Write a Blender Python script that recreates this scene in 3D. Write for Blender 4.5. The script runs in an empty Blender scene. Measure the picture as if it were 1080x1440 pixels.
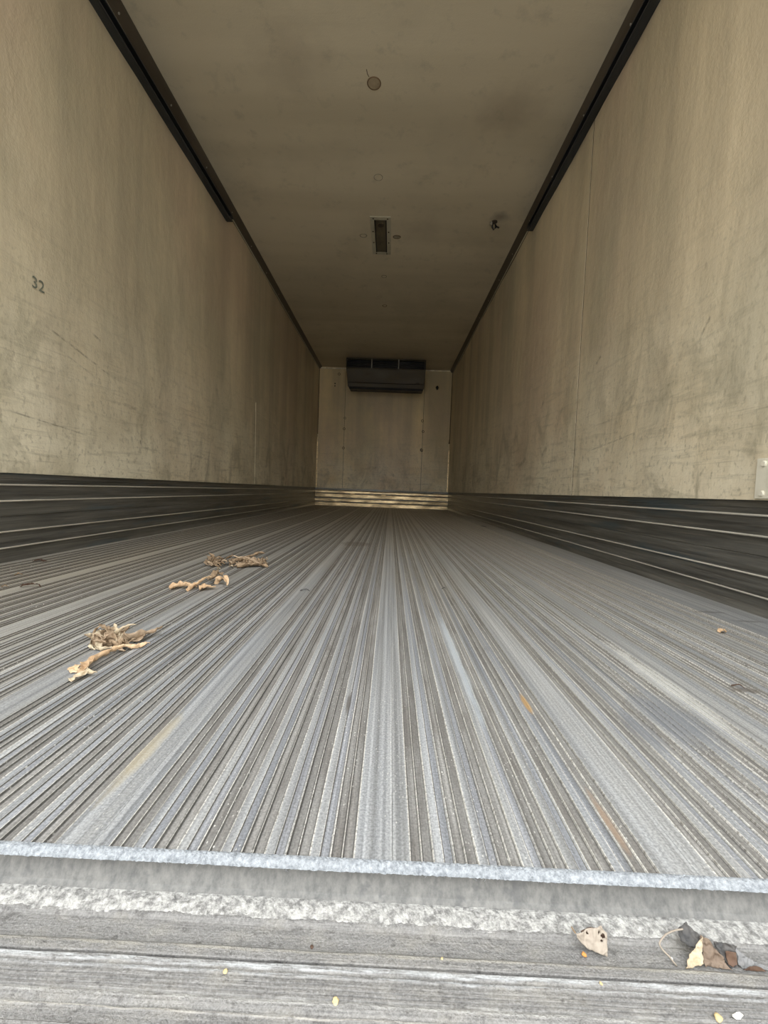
import bpy, bmesh, math, random
from mathutils import Vector, Matrix, noise
PI = math.pi
sc = bpy.context.scene
COL = sc.collection

# ---------------------------------------------------------------- camera
CAM = Vector((0, 0, 0.3178))
r_ = Vector((0.99916295, 0.0158809, 0.03769878)); d_ = Vector((0.03846951, -0.05140134, -0.99793687)); f_ = Vector((-0.01391036, 0.9985518, -0.05196925))
camd = bpy.data.cameras.new('camera'); cam = bpy.data.objects.new('camera', camd); COL.objects.link(cam)
m = Matrix.Identity(4)
for i in range(3):
    m[i][0] = r_[i]; m[i][1] = -d_[i]; m[i][2] = -f_[i]; m[i][3] = CAM[i]
cam.matrix_world = m
camd.sensor_fit = 'HORIZONTAL'; camd.sensor_width = 36.0; camd.lens = 580.0 / 1080 * 36.0
camd.clip_start = 0.01; camd.clip_end = 200
sc.camera = cam

# ---------------------------------------------------------------- world, exposure
w = bpy.data.worlds.new('overcast_sky'); sc.world = w; w.use_nodes = True
wn = w.node_tree; wn.nodes.clear()
wo = wn.nodes.new('ShaderNodeOutputWorld'); bg = wn.nodes.new('ShaderNodeBackground')
tc = wn.nodes.new('ShaderNodeTexCoord'); sx = wn.nodes.new('ShaderNodeSeparateXYZ'); rp = wn.nodes.new('ShaderNodeValToRGB')
wn.links.new(tc.outputs['Generated'], sx.inputs[0]); wn.links.new(sx.outputs['Z'], rp.inputs[0])
rp.color_ramp.elements[0].position = 0.0; rp.color_ramp.elements[0].color = (0.84, 0.79, 0.70, 1)
rp.color_ramp.elements[1].position = 0.9; rp.color_ramp.elements[1].color = (3.1, 3.2, 3.3, 1)
wn.links.new(rp.outputs[0], bg.inputs[0]); bg.inputs[1].default_value = 1.0
wn.links.new(bg.outputs[0], wo.inputs[0])
sc.view_settings.view_transform = 'Standard'; sc.view_settings.look = 'None'
sc.view_settings.gamma = 1; sc.view_settings.use_curve_mapping = False
sc.view_settings.exposure = 1.0
sc.cycles.max_bounces = 16; sc.cycles.diffuse_bounces = 12; sc.cycles.glossy_bounces = 6

# ---------------------------------------------------------------- room size
XL, XR, H, D = -1.411, 1.069, 2.575, 7.778
SC = 0.331            # bottom edge of the wall lining
YF = 0.02             # the door opening
SEAM = 2.458

# ---------------------------------------------------------------- materials
class NT:
    def __init__(s, name, rough=0.6, metal=0.0, spec=0.5):
        s.m = bpy.data.materials.new(name); s.m.use_nodes = True
        s.t = s.m.node_tree; s.b = s.t.nodes['Principled BSDF']
        s.b.inputs['Roughness'].default_value = rough; s.b.inputs['Metallic'].default_value = metal
        s.b.inputs['Specular IOR Level'].default_value = spec
        c = s.t.nodes.new('ShaderNodeTexCoord'); s.co = c.outputs['Object']; s._h = None
    def n(s, k, **kw):
        x = s.t.nodes.new(k)
        for a, v in kw.items(): setattr(x, a, v)
        return x
    def put(s, inp, v):
        if isinstance(v, (int, float)): inp.default_value = v
        elif isinstance(v, (tuple, list)):
            inp.default_value = (*v, 1) if len(inp.default_value) == 4 and len(v) == 3 else v
        else: s.t.links.new(v, inp)
    def math(s, op, a, b=0.0, c=0.0, clamp=False):
        x = s.n('ShaderNodeMath', operation=op, use_clamp=clamp)
        s.put(x.inputs[0], a); s.put(x.inputs[1], b); s.put(x.inputs[2], c); return x.outputs[0]
    def noise(s, scale, detail=4, rough=0.55, off=(0, 0, 0), rot=(0, 0, 0), sc_=1.0, dist=0.0):
        mp = s.n('ShaderNodeMapping'); s.put(mp.inputs['Vector'], s.co)
        mp.inputs['Scale'].default_value = scale if isinstance(scale, tuple) else (scale,) * 3
        mp.inputs['Location'].default_value = off; mp.inputs['Rotation'].default_value = rot
        x = s.n('ShaderNodeTexNoise'); s.put(x.inputs['Vector'], mp.outputs[0])
        x.inputs['Scale'].default_value = sc_; x.inputs['Detail'].default_value = detail
        x.inputs['Roughness'].default_value = rough; x.inputs['Distortion'].default_value = dist
        return x.outputs[0]
    def voro(s, scale, off=(0, 0, 0)):
        mp = s.n('ShaderNodeMapping'); s.put(mp.inputs['Vector'], s.co); mp.inputs['Scale'].default_value = scale; mp.inputs['Location'].default_value = off
        x = s.n('ShaderNodeTexVoronoi'); s.put(x.inputs['Vector'], mp.outputs[0]); x.inputs['Scale'].default_value = 1; return x.outputs['Distance']
    def ramp(s, v, lo, hi, a=0.0, b=1.0):
        x = s.n('ShaderNodeMapRange', clamp=True); s.put(x.inputs[0], v)
        x.inputs[1].default_value = lo; x.inputs[2].default_value = hi; x.inputs[3].default_value = a; x.inputs[4].default_value = b
        return x.outputs[0]
    def mix(s, f, a, b, mode='MIX'):
        x = s.n('ShaderNodeMix', data_type='RGBA', blend_type=mode, clamp_factor=True)
        s.put(x.inputs[0], f); s.put(x.inputs[6], a); s.put(x.inputs[7], b); return x.outputs[2]
    def sep(s):
        x = s.n('ShaderNodeSeparateXYZ'); s.put(x.inputs[0], s.co); return x.outputs
    def color(s, c): s.put(s.b.inputs['Base Color'], c)
    def rough(s, v): s.put(s.b.inputs['Roughness'], v)
    def bump(s, h, dist=0.001, st=1.0):
        x = s.n('ShaderNodeBump'); x.inputs['Distance'].default_value = dist; x.inputs['Strength'].default_value = st
        s.put(x.inputs['Height'], h)
        if s._h is not None: s.put(x.inputs['Normal'], s._h)
        s._h = x.outputs[0]; s.put(s.b.inputs['Normal'], s._h)
    def seg(s, ua, va, p, q, wd):
        """0..1 mask of a short line from p to q, in the (ua, va) coordinates: a scratch in the lining."""
        dx, dy = q[0]-p[0], q[1]-p[1]; L = math.hypot(dx, dy); ux, uy = dx/L, dy/L
        t = s.math('ADD', s.math('MULTIPLY', ua, ux), s.math('MULTIPLY_ADD', va, uy, -(p[0]*ux+p[1]*uy)))
        e = s.math('ADD', s.math('MULTIPLY', ua, -uy), s.math('MULTIPLY_ADD', va, ux, (p[0]*uy-p[1]*ux)))
        e = s.math('ABSOLUTE', e); t = s.math('ABSOLUTE', s.math('SUBTRACT', t, L/2))
        a = s.ramp(e, wd*0.4, wd, 1, 0); b = s.ramp(t, L/2*0.7, L/2, 1, 0)
        return s.math('MULTIPLY', s.math('MULTIPLY', a, b), s.ramp(s.noise((30, 30, 30), 4, 0.7), 0.38, 0.58))

def lining(name, scratches, axis='y', tone=(0.735, 0.635, 0.45), dark=1.0):
    t = NT(name, 0.42, 0, 0.5)
    x, y, z = t.sep(); u = y if axis == 'y' else x
    # broad up-and-down bands of slightly different tone
    bs = (0.01, 2.6, 0.12) if axis == 'y' else (2.6, 0.01, 0.12)
    bands = t.noise(bs, 3, 0.6, (3, 1, 2))
    c = t.mix(t.ramp(bands, 0.35, 0.65), [v*0.72 for v in tone], [v*1.10 for v in tone])
    blot = t.noise((1.3, 1.3, 1.0), 5, 0.6, (7, 2, 1))
    c = t.mix(t.math('MULTIPLY', t.ramp(blot, 0.42, 0.68), 0.45), c, (0.40, 0.39, 0.28))
    pink = t.noise((0.9, 1.1, 0.5), 3, 0.5, (1, 9, 4))
    c = t.mix(t.math('MULTIPLY', t.ramp(pink, 0.48, 0.66), 0.5), c, (0.62, 0.47, 0.35))
    # paler near the bottom: brighter low daylight painted into the lining
    low_light = t.math('MULTIPLY', t.ramp(z, 0.4, 1.3, 1, 0), t.ramp(t.noise((2.2, 2.2, 3.5), 5, 0.6, (6, 6, 1)), 0.30, 0.62))
    c = t.mix(t.math('MULTIPLY', low_light, 0.65), c, (0.90, 0.84, 0.66))
    # grime: streaky smudges, thicker below shoulder height
    low = t.ramp(z, 0.35, 1.55, 1.0, 0.12)
    g = t.noise((5, 5, 2.2), 8, 0.68, (2, 5, 8), dist=0.8)
    g = t.math('MULTIPLY', t.ramp(g, 0.50, 0.66), low)
    c = t.mix(t.math('MULTIPLY', g, 0.62*dark), c, (0.22, 0.20, 0.13))
    rot = (0.45, 0, 0) if axis == 'y' else (0, 0.45, 0)
    s1 = t.noise((2, 1.6, 60) if axis == 'y' else (1.6, 2, 60), 3, 0.6, (0, 0, 0), (-rot[0]*0.55, rot[1], 0))
    s2 = t.noise((2, 2.2, 70) if axis == 'y' else (2.2, 2, 70), 3, 0.6, (4, 4, 0), (-0.04, 0, 0))
    sm = t.math('MULTIPLY', t.math('ADD', t.ramp(s1, 0.66, 0.72), t.ramp(s2, 0.64, 0.72)), low)
    c = t.mix(t.math('MULTIPLY', sm, 0.35*dark), c, (0.24, 0.20, 0.13))
    hz = t.noise((3.5, 3.0, 26) if axis == 'y' else (3, 3.5, 26), 6, 0.75, (8, 3, 1), (0.05, 0, 0), dist=0.6)
    c = t.mix(t.math('MULTIPLY', t.math('MULTIPLY', t.ramp(hz, 0.52, 0.68), low), 0.5*dark), c, (0.27, 0.24, 0.16))
    spk = t.noise((55, 55, 40), 3, 0.6)
    c = t.mix(t.math('MULTIPLY', t.ramp(spk, 0.56, 0.68), t.math('MULTIPLY', low, 0.5)), c, (0.28, 0.25, 0.17))
    for (p, q, wd, st) in scratches:
        c = t.mix(t.math('MULTIPLY', t.seg(u, z, p, q, wd), st), c, (0.10, 0.085, 0.05))
    t.color(c)
    t.rough(t.ramp(blot, 0.3, 0.7, 0.32, 0.5))
    t.bump(t.noise(150, 2, 0.5), 0.0012, 0.7)
    t.bump(t.noise((11, 11, 5), 4, 0.55), 0.008, 0.7)
    return t.m

M = {}
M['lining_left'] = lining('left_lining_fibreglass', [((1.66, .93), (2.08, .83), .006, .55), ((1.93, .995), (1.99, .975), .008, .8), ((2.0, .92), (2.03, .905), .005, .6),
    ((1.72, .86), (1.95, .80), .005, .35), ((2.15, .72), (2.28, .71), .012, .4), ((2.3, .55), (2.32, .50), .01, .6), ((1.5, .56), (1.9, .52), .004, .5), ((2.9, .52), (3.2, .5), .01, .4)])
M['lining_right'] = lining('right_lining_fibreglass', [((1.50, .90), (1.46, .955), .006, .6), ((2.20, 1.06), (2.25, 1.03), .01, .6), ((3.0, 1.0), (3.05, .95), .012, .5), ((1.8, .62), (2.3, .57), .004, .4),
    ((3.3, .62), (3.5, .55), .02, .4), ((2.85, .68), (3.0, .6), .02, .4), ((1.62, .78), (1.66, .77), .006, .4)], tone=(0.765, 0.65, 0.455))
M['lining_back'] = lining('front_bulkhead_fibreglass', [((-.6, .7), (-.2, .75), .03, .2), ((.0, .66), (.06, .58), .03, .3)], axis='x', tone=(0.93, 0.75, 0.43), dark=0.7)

t = NT('ceiling_fibreglass', 0.5, 0, 0.4)
b = t.noise((0.25, 2.2, 1), 3, 0.55, (5, 3, 0))
c = t.mix(t.ramp(b, 0.35, 0.65), (0.56, 0.495, 0.36), (0.68, 0.605, 0.45))
c = t.mix(t.math('MULTIPLY', t.ramp(t.noise(1.5, 5, 0.6, (2, 2, 0)), 0.5, 0.72), 0.4), c, (0.42, 0.38, 0.28))
c = t.mix(t.math('MULTIPLY', t.ramp(t.noise((9, 9, 1), 6, 0.7, (1, 7, 0)), 0.56, 0.72), 0.25), c, (0.2, 0.2, 0.15))
x, y, z = t.sep()
for (cx, cy, ra, st) in ((0.62, 2.55, .22, .28), (0.80, 3.50, .09, .6), (-.62, 2.3, .25, .2), (.2, 3.7, .2, .15)):
    dd = t.math('SQRT', t.math('ADD', t.math('POWER', t.math('SUBTRACT', x, cx), 2), t.math('POWER', t.math('SUBTRACT', y, cy), 2)))
    dd = t.math('ADD', dd, t.math('MULTIPLY', t.math('SUBTRACT', t.noise(9, 4), 0.5), ra*1.2))
    c = t.mix(t.math('MULTIPLY', t.ramp(dd, ra*0.2, ra, 1, 0), st), c, (0.17, 0.13, 0.10))
t.color(c); t.bump(t.noise(150, 2), 0.0008, 0.6); t.bump(t.noise((2.0, 10, 1), 3), 0.004, 0.5)
M['ceiling'] = t.m

def metal(name, col, rough=0.45, met=1.0, var=0.3, streak=(3, 3, 3), dirt=(0.08, 0.065, 0.045), dirtamt=0.4, bump=0.0004):
    t = NT(name, rough, met)
    a = t.noise(streak, 6, 0.65)
    c = t.mix(t.ramp(a, 0.3, 0.7), [v*(1-var) for v in col], [v*(1+var) for v in col])
    g = t.noise(tuple(v*0.6 for v in streak), 7, 0.7, (5, 1, 3))
    gm = t.ramp(g, 0.48, 0.66)
    c = t.mix(t.math('MULTIPLY', gm, dirtamt), c, dirt)
    t.color(c); t.rough(t.ramp(a, 0.3, 0.7, rough*0.8, min(1, rough*1.3)))
    t.put(t.b.inputs['Metallic'], t.ramp(gm, 0, 1, met, met*0.3))
    t.bump(t.noise(tuple(v*3 for v in streak), 4), bump, 0.7)
    return t
M['kick'] = metal('worn_grey_kick_plate_aluminium', (0.20, 0.195, 0.175), 0.38, 0.7, 0.5, (6, 2.0, 60), (0.07, 0.065, 0.055), 0.6, 0.0006)
kt = M['kick']
# bluish paint-bare patches and pale rubbed streaks
kc = kt.b.inputs['Base Color'].links[0].from_socket
kc = kt.mix(kt.math('MULTIPLY', kt.ramp(kt.noise((3, 1.3, 14), 5, 0.6, (9, 0, 0)), 0.56, 0.66), 0.6), kc, (0.10, 0.15, 0.18))
kc = kt.mix(kt.math('MULTIPLY', kt.ramp(kt.noise((3, 3, 170), 4, 0.6, (0, 2, 0)), 0.60, 0.68), 0.55), kc, (0.36, 0.33, 0.28))
kt.color(kc); M['kick'] = kt.m
M['kick_ridge'] = metal('highlight_ridge_aluminium', (0.80, 0.76, 0.66), 0.5, 0.35, 0.2, (6, 2.5, 60), (0.25, 0.22, 0.17), 0.5).m
M['kick_back'] = metal('bulkhead_kick_plate_aluminium', (0.80, 0.63, 0.38), 0.32, 0.85, 0.5, (7, 7, 60), (0.10, 0.07, 0.04), 0.5).m
M['edge_alu'] = metal('bare_aluminium_edge', (0.95, 0.86, 0.66), 0.4, 0.6, 0.25, (20, 20, 8), (0.1, 0.08, 0.05), 0.5).m
M['trim'] = metal('brown_tarnished_trim_aluminium', (0.115, 0.095, 0.07), 0.45, 0.35, 0.25, (12, 2, 12), (0.06, 0.045, 0.03), 0.5).m
M['track'] = metal('dark_steel_track', (0.06, 0.065, 0.07), 0.42, 0.7, 0.3, (12, 2, 12), (0.02, 0.02, 0.02), 0.4).m
M['black'] = metal('black_plastic', (0.012, 0.012, 0.014), 0.5, 0.0, 0.3).m
M['unit'] = metal('brown_dusty_unit_casing', (0.072, 0.056, 0.026), 0.5, 0.1, 0.2, (4, 4, 8), (0.05, 0.035, 0.025), 0.4).m
M['screw'] = metal('screw_steel', (0.5, 0.47, 0.42), 0.4, 0.8).m
M['dark_screw'] = metal('rusty_screw_head', (0.06, 0.045, 0.03), 0.7, 0.2).m
M['white_plate'] = metal('off_white_painted_plate', (0.74, 0.70, 0.57), 0.4, 0.0, 0.08, (14, 14, 8), (0.42, 0.40, 0.30), 0.35).m
M['frame'] = metal('light_frame_paint', (0.50, 0.47, 0.36), 0.45, 0.0, 0.1, (9, 9, 9), (0.2, 0.17, 0.12), 0.4).m
M['lens'] = metal('dirty_lens_plastic', (0.13, 0.11, 0.07), 0.4, 0.0, 0.25, (14, 7, 7), (0.03, 0.02, 0.015), 0.6).m
M['plug'] = metal('yellowed_plug_plastic', (0.36, 0.29, 0.19), 0.6, 0.0, 0.2, (30, 30, 30)).m
M['ring'] = metal('rusty_ring_sealant', (0.20, 0.13, 0.07), 0.8, 0.0, 0.3, (40, 40, 40), (0.05, 0.03, 0.02), 0.7).m
M['stain'] = metal('faint_ring_sealant', (0.31, 0.28, 0.2), 0.8, 0.0, 0.3, (40, 40, 40)).m
M['ink'] = metal('faded_green_grey_ink', (0.16, 0.18, 0.14), 0.7, 0.0, 0.4, (60, 60, 60), (0.35, 0.32, 0.22), 0.7).m
M['joint'] = metal('brown_joint_sealant', (0.11, 0.08, 0.045), 0.8, 0.0, 0.2, (20, 20, 6)).m
M['outer'] = metal('outer_white_skin', (0.7, 0.7, 0.7), 0.5, 0.0, 0.05).m
t = NT('asphalt_ground', 0.9); t.color(t.mix(t.noise(8, 6), (0.14, 0.14, 0.135), (0.26, 0.25, 0.24))); M['ground'] = t.m

# floor: worn ribbed aluminium; tops, dusty channels, rubbed beads, creases with painted shade
def floor_mat(name, kind):
    t = NT(name, 0.55, 0.0, 0.5)
    x, y, z = t.sep()
    top = {'top': (0.47, 0.475, 0.47), 'low': (0.40, 0.41, 0.43), 'channel': (0.29, 0.282, 0.265), 'bead': (0.76, 0.74, 0.69), 'crease_shade': (0.145, 0.14, 0.13)}[kind]
    st = t.noise((90, 1.6, 1), 5, 0.65); st2 = t.noise((22, 0.5, 1), 4, 0.6, (4, 0, 0))
    a = t.mix(t.ramp(st, 0.32, 0.68), [v*0.74 for v in top], [v*1.24 for v in top])
    if kind in ('top', 'low'):
        a = t.mix(t.math('MULTIPLY', t.ramp(st2, 0.42, 0.62), 0.55), a, (0.34, 0.365, 0.40))
    if kind == 'channel':
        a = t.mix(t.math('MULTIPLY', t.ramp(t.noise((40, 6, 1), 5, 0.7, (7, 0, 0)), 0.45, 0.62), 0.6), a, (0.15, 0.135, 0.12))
    if kind == 'bead':
        dots = t.noise((200, 330, 1), 2, 0.6)
        a = t.mix(t.ramp(dots, 0.38, 0.50), (0.40, 0.38, 0.34), a)
        a = t.mix(t.math('MULTIPLY', t.ramp(t.noise((30, 3, 1), 4, 0.6, (0, 4, 0)), 0.45, 0.6), 0.45), a, (0.66, 0.64, 0.58))
    ln = t.noise((120, 0.15, 1), 3, 0.75, (2, 2, 2))
    a = t.mix(t.ramp(ln, 0.36, 0.64), t.mix(1.0, a, (0.66, 0.66, 0.66), 'MULTIPLY'), t.mix(1.0, a, (1.14, 1.14, 1.14), 'MULTIPLY'))
    far = t.math('MAXIMUM', t.ramp(y, 1.0, 4.0), t.ramp(t.math('MULTIPLY', x, -1), 0.45, 1.05, 0, 0.9))
    dn = t.math('ADD', t.math('MULTIPLY', far, 0.8), t.math('MULTIPLY', t.ramp(t.noise((3, 0.9, 1), 5, 0.6, (3, 3, 3)), 0.5, 0.7), 0.3), clamp=True)
    dust = {'top': (0.60, 0.53, 0.40), 'low': (0.48, 0.42, 0.31), 'channel': (0.29, 0.245, 0.175), 'bead': (0.86, 0.78, 0.62), 'crease_shade': (0.15, 0.125, 0.09)}[kind]
    a = t.mix(t.math('MULTIPLY', dn, 0.62), a, dust)
    fl = t.math('ADD', t.voro((230, 120, 1)), t.math('MULTIPLY', t.noise((400, 250, 1), 2, 0.7, (0, 0, 5)), 0.35)); on = t.ramp(t.noise((16, 2.5, 1), 4, 0.6, (0, 8, 0)), 0.46, 0.60)
    a = t.mix(t.math('MULTIPLY', t.math('MULTIPLY', t.ramp(fl, 0.27, 0.35, 1, 0), on), 0.8), a, (0.86, 0.84, 0.78))
    dk = t.noise((26, 5, 1), 5, 0.7, (1, 1, 6))
    a = t.mix(t.math('MULTIPLY', t.ramp(dk, 0.64, 0.76), 0.5), a, (0.13, 0.13, 0.135))
    grain = t.noise((420, 420, 1), 2, 0.6)
    a = t.mix(t.ramp(grain, 0.35, 0.65, 0, 0.75), a, t.mix(1.0, a, (0.52, 0.52, 0.52), 'MULTIPLY'))
    def patch(cx, cy, rx, ry, col, s):
        nonlocal a
        q = t.math('ADD', t.math('POWER', t.math('DIVIDE', t.math('SUBTRACT', x, cx), rx), 2), t.math('POWER', t.math('DIVIDE', t.math('SUBTRACT', y, cy), ry), 2))
        q = t.math('ADD', q, t.math('MULTIPLY', t.math('SUBTRACT', t.noise((60, 18, 1), 4), 0.5), 1.6))
        a = t.mix(t.math('MULTIPLY', t.ramp(q, 0.2, 1.0, 1, 0), s), a, col)
    patch(.221, .62, .006, .035, (0.50, 0.31, 0.12), .8); patch(.228, .40, .005, .045, (0.34, 0.22, 0.13), .5)
    patch(-.275, .47, .010, .09, (0.52, 0.43, 0.25), .45)
    patch(.43, .60, .05, .09, (0.19, 0.205, 0.23), .6)
    patch(.36, .56, .02, .06, (0.17, 0.18, 0.20), .5); patch(.14, .80, .010, .30, (0.58, 0.63, 0.66), .5)
    patch(.49, .72, .02, .22, (0.66, 0.66, 0.63), .5); patch(-.19, 2.4, .10, .12, (0.14, 0.12, 0.09), .6)
    patch(.62, .70, .03, .012, (0.12, 0.10, 0.08), .7); patch(-.05, .60, .004, .04, (0.12, 0.11, 0.10), .8)
    patch(.946, 1.2, .05, .012, (0.14, 0.13, 0.12), .6); patch(.985, 1.12, .05, .010, (0.14, 0.13, 0.12), .6)
    patch(.94, 4.11, .03, .08, (0.03, 0.025, 0.02), .9)
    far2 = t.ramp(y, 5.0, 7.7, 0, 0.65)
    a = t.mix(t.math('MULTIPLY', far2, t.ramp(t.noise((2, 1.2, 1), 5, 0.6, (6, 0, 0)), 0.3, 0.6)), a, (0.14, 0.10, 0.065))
    t.color(a); t.rough(t.ramp(st, 0.3, 0.7, 0.40, 0.62))
    t.put(t.b.inputs['Metallic'], 0.0 if kind in ('channel', 'crease_shade') else 0.30)
    t.bump(t.noise((300, 60, 1), 3, 0.6), 0.0005, 0.8)
    return t.m
for k_ in ('top', 'channel', 'bead', 'low', 'crease_shade'): M['floor_'+k_] = floor_mat('ribbed_aluminium_'+k_, k_)
t = NT('frayed_white_aluminium_edge', 0.6, 0.1)
c = t.mix(t.ramp(t.noise(260, 5, 0.7), 0.35, 0.65), (0.22, 0.24, 0.26), (0.50, 0.53, 0.56)); t.color(c)
t.bump(t.noise(420, 4, 0.7), 0.003, 1.0); M['frayed'] = t.m

def sill_mat():
    t = NT('worn_sill_aluminium', 0.5, 0.0)
    x, y, z = t.sep()
    st = t.noise((14, 700, 700), 5, 0.7); bl = t.noise((30, 60, 60), 5, 0.6, (2, 2, 2)); gr = t.noise(520, 3, 0.7)
    c = t.mix(t.ramp(st, 0.35, 0.65), (0.145, 0.142, 0.137), (0.27, 0.262, 0.248))
    c = t.mix(t.math('MULTIPLY', t.ramp(bl, 0.5, 0.7), 0.35), c, (0.38, 0.355, 0.30))
    c = t.mix(t.ramp(gr, 0.4, 0.7, 0, 0.35), c, (0.50, 0.49, 0.47))
    c = t.mix(t.math('MULTIPLY', t.ramp(t.noise((110, 160, 160), 5, 0.75, (4, 0, 4)), 0.55, 0.68), 0.75), c, (0.09, 0.085, 0.08))
    # pale bands along the crowns: whitish ribs and painted-in highlights
    j = t.math('MULTIPLY_ADD', t.noise((40, 40, 40), 4), 0.004, -0.002)
    yy = t.math('ADD', y, j)
    for (yc, wd, s, col) in ((.2818, .0020, .75, (0.66, 0.68, 0.69)), (.2770, .0010, .5, (0.55, 0.57, 0.58)), (.2620, .0024, .6, (0.58, 0.57, 0.54)), (.2925, .0018, .45, (0.46, 0.43, 0.35)), (.2545, .0006, .5, (0.56, 0.53, 0.46))):
        dd = t.math('ABSOLUTE', t.math('SUBTRACT', yy, yc))
        c = t.mix(t.math('MULTIPLY', t.ramp(dd, wd*0.4, wd, 1, 0), t.math('MULTIPLY', t.ramp(t.noise((50, 500, 50), 4, 0.7, (yc*90, 0, 0)), 0.35, 0.6), s)), c, col)
    t.color(c); t.put(t.b.inputs['Metallic'], 0.25)
    t.bump(t.noise(480, 4, 0.7), 0.0016, 1.0)
    t.bump(t.noise((30, 900, 900), 3, 0.6), 0.0004, 0.6)
    return t.m
M['sill'] = sill_mat()
t = NT('crusty_white_sealant', 0.85)
t.color(t.mix(t.ramp(t.noise(170, 5, 0.7), 0.38, 0.60), (0.20, 0.195, 0.185), (0.52, 0.51, 0.48))); t.bump(t.noise(260, 5, 0.7), 0.003, 1.0); M['crust'] = t.m
t = NT('dull_grey_face', 0.8)
c = t.mix(t.ramp(t.noise((150, 150, 60), 5, 0.7), 0.3, 0.7), (0.10, 0.10, 0.096), (0.21, 0.205, 0.19))
c = t.mix(t.math('MULTIPLY', t.ramp(t.noise(60, 4, 0.6, (3, 3, 3)), 0.6, 0.7), 0.7), c, (0.10, 0.10, 0.10)); t.color(c); t.bump(t.noise(300, 4), 0.001, 0.8); M['face'] = t.m

def leaf_mat(name, c1, c2, vein=(0.3, 0.2, 0.1), sp=None):
    t = NT(name, 0.65, 0, 0.3)
    c = t.mix(t.ramp(t.noise(45, 5, 0.65), 0.35, 0.65), c1, c2)
    c = t.mix(t.math('MULTIPLY', t.ramp(t.noise(140, 4, 0.6, (3, 3, 3)), 0.55, 0.7), 0.5), c, vein)
    t.color(c); t.bump(t.noise(220, 4, 0.6), 0.0008, 0.8)
    t.b.inputs['Subsurface Weight'].default_value = 0.0
    return t.m
M['leaf_tan'] = leaf_mat('tan_dry_leaf', (0.50, 0.33, 0.19), (0.68, 0.50, 0.32), (0.40, 0.24, 0.11))
M['leaf_pale'] = leaf_mat('pale_dry_leaf', (0.42, 0.34, 0.23), (0.58, 0.49, 0.35), (0.35, 0.26, 0.15))
M['leaf_brown'] = leaf_mat('brown_dry_leaf', (0.20, 0.14, 0.085), (0.40, 0.29, 0.185), (0.16, 0.11, 0.06))
M['leaf_grey'] = leaf_mat('grey_brown_dry_leaf', (0.05, 0.05, 0.05), (0.13, 0.12, 0.11), (0.05, 0.05, 0.05))
M['leaf_moth'] = leaf_mat('beige_grey_dry_leaf', (0.27, 0.23, 0.185), (0.40, 0.345, 0.28), (0.26, 0.2, 0.16))
M['leaf_rust'] = leaf_mat('rust_brown_dry_leaf', (0.06, 0.035, 0.025), (0.14, 0.085, 0.055), (0.1, 0.05, 0.03))
M['leaf_ash'] = leaf_mat('ash_grey_dry_leaf', (0.16, 0.16, 0.16), (0.27, 0.265, 0.255), (0.15, 0.14, 0.13))
M['leaf_umber'] = leaf_mat('umber_dry_leaf', (0.12, 0.085, 0.06), (0.22, 0.165, 0.12), (0.06, 0.04, 0.03))
M['leaf_dun'] = leaf_mat('dun_dry_leaf', (0.30, 0.215, 0.14), (0.46, 0.35, 0.24), (0.2, 0.13, 0.08))
M['chip'] = leaf_mat('white_chip', (0.75, 0.72, 0.66), (0.88, 0.86, 0.82), (0.6, 0.57, 0.5))
M['crumb_orange'] = leaf_mat('orange_crumb', (0.55, 0.22, 0.06), (0.7, 0.33, 0.1), (0.3, 0.12, 0.04))
M['crumb'] = leaf_mat('yellow_crumb', (0.50, 0.37, 0.16), (0.60, 0.50, 0.32), (0.5, 0.3, 0.12))

# ---------------------------------------------------------------- mesh helpers
def obj(name, me, mat=None, parent=None):
    if isinstance(me, bmesh.types.BMesh):
        d = bpy.data.meshes.new(name); bmesh.ops.recalc_face_normals(me, faces=me.faces); me.to_mesh(d); me.free(); me = d
    if mat and not me.materials: me.materials.append(mat)
    o = bpy.data.objects.new(name, me); COL.objects.link(o)
    if parent: o.parent = parent
    return o
def tag(o, label=None, cat=None, group=None, kind=None):
    if label: o['label'] = label
    if cat: o['category'] = cat
    if group: o['group'] = group
    if kind: o['kind'] = kind
    return o
def structure(name, me, mat, parent=None, label=None):
    o = obj(name, me, mat, parent)
    if not parent: o['kind'] = 'structure'
    if label: o['label'] = label
    return o
def empty(name, loc, **kw):
    o = bpy.data.objects.new(name, None); COL.objects.link(o); o.location = loc; o.empty_display_size = 0.05
    return tag(o, **kw)
def box(bm, x0, y0, z0, x1, y1, z1, bev=0):
    vs = [bm.verts.new((x, y, z)) for z in (z0, z1) for y in (y0, y1) for x in (x0, x1)]
    fs = [bm.faces.new([vs[i] for i in q]) for q in ((0, 2, 3, 1), (4, 5, 7, 6), (0, 1, 5, 4), (2, 6, 7, 3), (0, 4, 6, 2), (1, 3, 7, 5))]
    if bev:
        es = list({e for f in fs for e in f.edges}); bmesh.ops.bevel(bm, geom=es, offset=bev, segments=2, affect='EDGES', profile=0.5)
def boxm(*a, bev=0):
    bm = bmesh.new(); box(bm, *a, bev=bev); return bm
def extrude_profile(pts, fn, stations, closed=True):
    """pts: 2D profile; fn(p, s) -> 3D point; stations along the length."""
    bm = bmesh.new(); rows = [[bm.verts.new(fn(p, s)) for p in pts] for s in stations]
    n = len(pts)
    for a, b2 in zip(rows, rows[1:]):
        for i in range(n if closed else n-1):
            j = (i+1) % n; bm.faces.new((a[i], a[j], b2[j], b2[i]))
    if closed: bm.faces.new(rows[0]); bm.faces.new(rows[-1][::-1])
    return bm
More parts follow.
